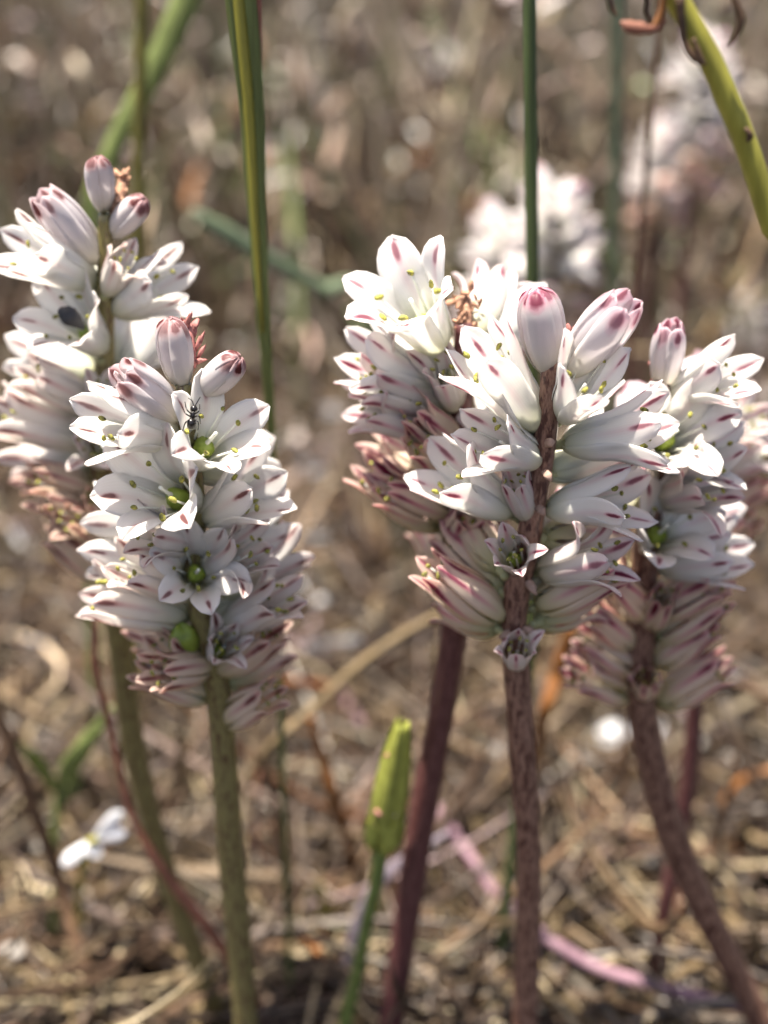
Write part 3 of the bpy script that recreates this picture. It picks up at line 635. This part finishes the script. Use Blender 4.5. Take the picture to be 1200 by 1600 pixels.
stalk('dry_stalk_or_blade', [PG(1108, 1370, .001), PY(1112, 1310, .20), PY(1130, 1255, .2), PY(1165, 1215, .2), PY(1230, 1200, .2)], [.8, .8, .8, .8, .7], 'orange', 'brown arching stalk right of the bending stem', 'stem')
stalk('dry_stalk_or_blade', [PY(1290, 1130, .19), PY(1200, 1090, .19), PY(1130, 1062, .19), PY(1060, 1050, .19), PY(1000, 1075, .19), G(960, .19)], [.8, .8, .7, .6, .6, .6], 'brown', 'brown stalk reaching from the right edge behind the bending spike', 'stem')
stalk('dry_stalk_or_blade', [PY(485, 1120, .175), PY(505, 1190, .175), PY(530, 1270, .175), PG(565, 1390, .0)], [.7, 1.1, 1.0, .8], 'orange', 'orange dry blade slanting left of the green bud', 'grass', flat=.4)
stalk('dry_stalk_or_blade', [PY(700, 1300, .16), PY(600, 1370, .158), PY(560, 1450, .158), PG(530, 1570, 0)], [.5, 1.2, 1.5, 1.1], 'lavender', 'greyish lilac withered leaf behind the green bud stem', 'leaf', flat=.3)
stalk('grass_blade_or_stalk', [PY(500, 1380, .17), PY(515, 1440, .17), PY(530, 1500, .17), PG(545, 1590, 0)], [.4, 1.3, 1.4, 1.0], 'olive', 'dull olive blade low beside the green bud stem', 'grass', flat=.3)
stalk('grass_blade_or_stalk', [PY(602, 1330, .175), PY(590, 1420, .175), PG(575, 1560, 0)], [.6, 1.5, 1.2], 'olive', 'dark olive blade behind the dusky leaning stem', 'grass', flat=.3)
stalk('dry_stalk_or_blade', [PY(398, 1170, .16), PY(430, 1260, .16), PY(450, 1380, .16), PG(470, 1500, 0)], [.4, .5, .55, .5], 'brown', 'thin dark stalk right of the olive speckled stem', 'stem')
stalk('dry_stalk_or_blade', [PG(440, 1510, .001), PG(470, 1470, .006), PG(500, 1490, .012), PG(540, 1540, .002)], [.8, .9, .9, .7], 'orange', 'short orange curl of dry stem lying by the green bud stem', 'stem')
for pts in ([(672, 1250), (715, 1310), (760, 1375), (785, 1410)], [(780, 1400), (850, 1462), (930, 1510), (1040, 1545), (1180, 1580)]):
    stalk('fallen_stalk', [PG(x, y, .012+.003*(i % 2)) for i, (x, y) in enumerate(pts)], [1.15]*len(pts), 'pink', 'fallen pink stalk lying on the straw behind the mottled front stem', 'stem', 'fallen pink stalks')
stalk('fallen_stalk', [PG(520, 1068, .004), PG(545, 1100, .006), PG(565, 1135, .003)], [1.2, 1.3, 1.0], 'pink', 'short lilac pink piece of stalk beside the slanting twig', 'stem')
for i, (x0, y0, x1, y1, r, mt) in enumerate([(425, 1060, 447, 1420, .5, 'brown'), (405, 1200, 418, 1400, .45, 'redbrown'), (468, 1180, 452, 1480, .45, 'brown'), (520, 1150, 500, 1420, .4, 'straw'), (905, 1150, 930, 1400, .4, 'brown'),
        (1150, 1180, 1120, 1480, .5, 'brown'), (1185, 1350, 1150, 1560, .5, 'straw'), (30, 1000, 45, 1330, .55, 'brown'), (560, 1020, 590, 1300, .4, 'brown'), (290, 1150, 300, 1450, .5, 'straw'), (745, 1080, 760, 1330, .4, 'brown'), (1060, 1330, 1075, 1520, .4, 'redbrown')]):
    g_ = PG(x1, y1, -.001); t_ = PY(x0, y0, g_.y+rnd.uniform(-.006, .006)); m_ = (g_+t_)/2+Vector((rnd.uniform(-.002, .002), 0, 0))
    stalk('dry_stalk_or_blade', [t_, m_, g_], [r*.6, r, r], mt, 'thin %s dry stalk standing upright %s' % ({'straw': 'tan', 'brown': 'dark brown', 'redbrown': 'reddish'}[mt], near((x0+x1)/2, (y0+y1)/2)), 'stem', 'thin dry stalks', n=14, ns=6, rough=.06)
# loose straws
STRAWS = [([(240, 1365), (202, 1455), (158, 1570)], .75, 'straw_pale'), ([(0, 1575), (30, 1555), (60, 1530)], .8, 'straw'), ([(420, 1500), (462, 1488), (490, 1455), (495, 1420)], .7, 'straw_pale'),
          ([(955, 1300), (985, 1365), (1055, 1425), (1110, 1490)], .75, 'straw'), ([(905, 1345), (960, 1395), (1010, 1450)], .7, 'straw'), ([(1075, 1290), (1120, 1345), (1200, 1352), (1260, 1330)], .85, 'straw_pale'),
          ([(890, 1525), (960, 1500), (1010, 1495)], .8, 'straw_pale'), ([(1130, 1425), (1200, 1480), (1250, 1500)], .9, 'straw'), ([(845, 1505), (890, 1560), (940, 1620)], .6, 'straw'),
          ([(700, 1300), (715, 1345), (745, 1400)], .6, 'straw_pale'), ([(700, 1500), (740, 1470), (765, 1480)], .7, 'straw_pale'), ([(255, 1290), (262, 1240), (300, 1215), (320, 1260)], .8, 'straw_pale'),
          ([(80, 1500), (110, 1580), (120, 1640)], .8, 'straw'), ([(900, 1400), (870, 1440), (860, 1500)], .6, 'straw'), ([(1000, 1420), (960, 1450), (900, 1450)], .6, 'straw'), ([(1110, 1500), (1060, 1520), (1000, 1580)], .7, 'straw'),
          ([(600, 1500), (650, 1540), (700, 1600)], .6, 'straw'), ([(460, 1570), (500, 1560), (560, 1590)], .7, 'straw'), ([(270, 1500), (300, 1560), (310, 1620)], .8, 'straw'), ([(1150, 1280), (1180, 1310), (1230, 1320)], .8, 'straw')]
for i, (pts, r, mt) in enumerate(STRAWS):
    stalk('straw', [PG(x, y, .009+.004*math.sin(i+k)) for k, (x, y) in enumerate(pts)], [r*.8]+[r]*(len(pts)-2)+[r*.7], mt, straw_label(*pts[len(pts)//2], .035, r, mt), 'straw', 'loose straws', .6, 16, 6, rough=.06)
for i in range(95):
    px, py = rnd.uniform(-20, 1220), rnd.uniform(960, 1600)
    c = PG(px, py, rnd.uniform(.006, .012)); a = rnd.uniform(0, 6.28); L = rnd.uniform(.010, .034); d = Vector((math.cos(a), math.sin(a), rnd.uniform(-.12, .12)))
    b = Vector((-d.y, d.x, 0))*rnd.gauss(0, .42)*L+Vector((0, 0, rnd.uniform(0, .002))); r = rnd.uniform(.3, .7); mt = rnd.choice(['straw', 'straw', 'straw_pale', 'brown', 'straw'])
    stalk('straw', [c-d*L, c+b, c+d*L], [r*.7, r, r*.6], mt, straw_label(px, py, L, r, mt), 'straw', 'loose straws', .6, 12, 6, rough=.06)
# pebbles and fallen petals
for i, (px, py, r) in enumerate([(962, 1150, 34), (1135, 1280, 30), (1150, 1190, 26), (1010, 1165, 22), (70, 1325, 18), (60, 1395, 20), (690, 1468, 16), (905, 1180, 26), (330, 940, 30), (1080, 1160, 30), (880, 1500, 22), (1010, 1340, 18), (430, 1450, 16), (20, 1490, 22), (770, 1180, 24), (1150, 1120, 30)]):
    z = r*.35/pxmm(CAM_H/math.sin(PITCH+math.atan((py-800)/FPX)))*MM
    s = z/.35; c = PG(px, py, s*.55+.003); v, f = blob((0, 0, 0), s, s*.85, s*.65, i+40, .05, 12, 8)
    o = obj('pebble', mesh('pebble', v, f, M['pebble'] if i else M['white']), None, c); tag(o, 'bright white pebble in the gap left of the bending stem' if i == 0 else ('small' if r < 23 else 'large')+' grey pebble lying '+near(px, py), 'pebble', None if i == 0 else 'grey pebbles')
pm = [petal_mesh('open', True, 900+i, 'white', 6, 4, name='fallen_petal') for i in range(2)]+[petal_mesh('closed', True, 910+i, 'blush', 6, 4, name='fallen_petal') for i in range(2)]
for i in range(72):
    px, py = ((rnd.uniform(440, 560), rnd.uniform(930, 1030)) if i < 9 else (rnd.uniform(-10, 60), rnd.uniform(800, 880)) if i < 13 else (rnd.uniform(0, 1200), rnd.uniform(420, 1150)) if i < 40 else (rnd.uniform(0, 1200), rnd.uniform(15, 420)))
    c = PG(px, py, .010 if py > 700 else .022); o = obj('fallen_petal', pm[i % 4], None, c, None, (.8+.5*rnd.random())*(1.0 if c.y < .6 else 1.15)); o.rotation_euler = (rnd.uniform(1.2, 1.9), rnd.uniform(-.4, .4), rnd.uniform(0, 6.28))
    zone = 'between the left and middle spikes' if i < 9 else 'left of the tall left spike' if i < 13 else 'on the litter behind the spikes' if py > 420 else 'among the far dry grass'
    tag(o, ['pale white', 'faded pink'][i % 4 // 2]+' petal fallen '+zone, 'petal', ['fallen white petals ', 'fallen pink petals '][i % 4 // 2]+zone)

# ------------------------------------------------------------------ the small green bud in front
Yg = .137; base = G(515, .139)
gp = empty('budding_plant', Vector((base.x, base.y, 0))); tag(gp, 'green pointed flower bud on a slim green stem between the spikes', 'bud')
pts = [PY(598, 1312, Yg), PY(588, 1380, Yg), PY(572, 1450, Yg), PY(556, 1530, Yg), base]
v, f, uv = sweep([p-gp.location for p in pts], [.0012, .00105, .00100, .00105, .0012], 30, 12); obj('stem', mesh('stem', v, f, M['greenstem'], uv), gp)
b0, b1 = PY(597, 1318, Yg), PY(628, 1128, Yg-.003); ax = (b1-b0); q = Vector((0, 0, 1)).rotation_difference(ax.normalized()); s = (1.14, 1.14, ax.length/.0122)
PROFILE['cal'] = [(0, .9), (1.0, 1.9), (3.5, 2.15), (6.2, 2.1), (8.8, 1.7), (10.8, 1.15), (12.2, .6)]; WID['cal'] = 1.05; PMAT['cal'] = 'greenbud'
PROFILE['sep'] = [(0, .7), (.5, 1.7), (1.3, 2.2), (2.3, 2.35), (3.3, 2.25), (4.2, 2.15), (4.8, 2.2)]; WID['sep'] = 1.2; PMAT['sep'] = 'greenbud'
for k in range(6):
    o = obj('sepal', petal_mesh('cal', k % 2 == 0, 400+k, 'greenbud', name='sepal'), gp, b0-gp.location, q @ Matrix.Rotation(k*math.pi/3+.3, 3, 'Z').to_quaternion(), s)
for k in range(5):
    obj('bract', petal_mesh('sep', True, 430+k, 'greenbud', name='bract'), gp, b0-gp.location-ax*.03, q @ Matrix.Rotation(k*math.pi*.4, 3, 'Z').to_quaternion(), (1.2, 1.2, 1.5))
for (px, py, r, mt) in [(622, 1168, .35, 'withered_tan'), (626, 1150, .45, 'withered'), (624, 1138, .4, 'withered_tan'), (598, 1268, .9, 'withered'), (616, 1272, .4, 'blush'), (606, 1180, .4, 'withered')]:
    c = PY(px, py, Yg-(.0014 if py < 1160 else .0036 if py < 1200 else .0030)); v, f = blob(c-gp.location, r*MM*1.3, r*MM*.8, r*MM*.7, px, .12, 8, 6); obj('scale', mesh('scale', v, f, M[mt]), gp)
# ------------------------------------------------------------------ small white flower and leafy sprig low on the left
c = PY(146, 1312, .160); wf = empty('small_flower', G(128, .163, 0)); tag(wf, 'small star shaped white flower low beside the orange bent stalk', 'flower')
v, f, uv = sweep([p-wf.location for p in (c, PY(128, 1370, .161), PY(124, 1440, .162), G(128, .163))], [.0006, .0007, .0007, .0007], 16, 7); obj('stem', mesh('stem', v, f, M['olive'], uv), wf)
for (tx, ty) in [(190, 1268), (196, 1300), (150, 1342), (98, 1352), (128, 1335)]:
    t = PY(tx, ty, .158); m = (c+t)/2; v, f, uv = sweep([x-wf.location for x in (c, c*.55+t*.45, c*.2+t*.8, t)], [.0004, .0011, .0012, .0004], 12, 8, .25); obj('petal', mesh('petal', v, f, M['white'], uv), wf)
v, f = blob(c-wf.location+Vector((0, -.001, .0006)), .0009, .0009, .0007, 5, .1); obj('flower_centre', mesh('flower_centre', v, f, M['yellowgreen']), wf)
lp = empty('leafy_sprig', G(85, .172, 0)); tag(lp, 'green sprig of narrow leaves behind the small white flower', 'plant')
n0 = PY(92, 1235, .172)
v, f, uv = sweep([p-lp.location for p in (n0, PY(86, 1330, .172), G(85, .172))], [.0008, .0009, .0009], 12, 7); obj('stem', mesh('stem', v, f, M['green'], uv), lp)
for pth, r in [([(90, 1240), (60, 1190), (30, 1160)], 1.5), ([(90, 1240), (130, 1170), (180, 1100)], 1.7), ([(92, 1245), (112, 1190), (160, 1135)], 1.6), ([(90, 1260), (118, 1225), (118, 1190)], 1.3)]:
    pp = [PY(x, y, .172-.003*i) for i, (x, y) in enumerate(pth)]; v, f, uv = sweep([p-lp.location for p in pp], [.0006, r*MM, .0002], 12, 8, .25, keel=-.3); obj('leaf', mesh('leaf', v, f, M['green'], uv), lp)
# ------------------------------------------------------------------ ant and dark scrap
da = B.d(655)-.0062; ac = P(300, 652, da)
ant = empty('ant', ac); tag(ant, 'tiny black ant climbing among the white petals', 'ant')
pp = lambda x, y, o=0.0: P(x, y, da+o)-ac
parts = []
for (x0, y0, w_, l_) in [(299, 662, .52, .62), (301, 650, .28, .55), (303, 639, .40, .42)]:
    v, f = blob(pp(x0, y0), w_*MM, w_*MM, l_*MM, x0, .02, 10, 7, (.15, .1, 1)); parts.append((v, f, 0))
v, f, _ = sweep([pp(299, 668), pp(301, 650), pp(303, 636)], [.0002, .00018, .0002], 8, 6); parts.append((v, f, 0))
V, Fc, I = merge(parts); obj('body', mesh('body', V, Fc, M['black']), ant)
for pth in [[(300, 652), (290, 646), (285, 636)], [(300, 654), (290, 660), (286, 672)], [(301, 648), (292, 640), (289, 628)], [(302, 652), (311, 650), (313, 662)], [(302, 648), (311, 642), (312, 632)], [(301, 655), (310, 660), (309, 672)]]:
    v, f, _ = sweep([pp(*pth[0]), pp(*pth[1], -.0006), pp(*pth[2], .0006)], [.00009, .00008, .00006], 8, 5); obj('leg', mesh('leg', v, f, M['black']), ant)
for pth in [[(303, 636), (300, 626), (294, 622)], [(304, 636), (309, 627), (313, 620)]]:
    v, f, _ = sweep([pp(*x) for x in pth], [.00007, .00006, .00005], 6, 5); obj('antenna', mesh('antenna', v, f, M['black']), ant)
sd = A.d(500)-.0072; c = P(108, 496, sd)  # thin tapering dark grey form at the mouth of the flower
v, f, uv = sweep([P(92, 484, sd)-c, P(104, 491, sd-.0003)-c, P(116, 500, sd)-c, P(132, 514, sd+.002)-c], [.0004, .0011, .0010, .0002], 14, 8, .3, .03)
tag(obj('dark_shape', mesh('dark_shape', v, f, M['grey'], uv), None, c), 'dark grey scrap inside an open flower of the tall left spike', 'shape')
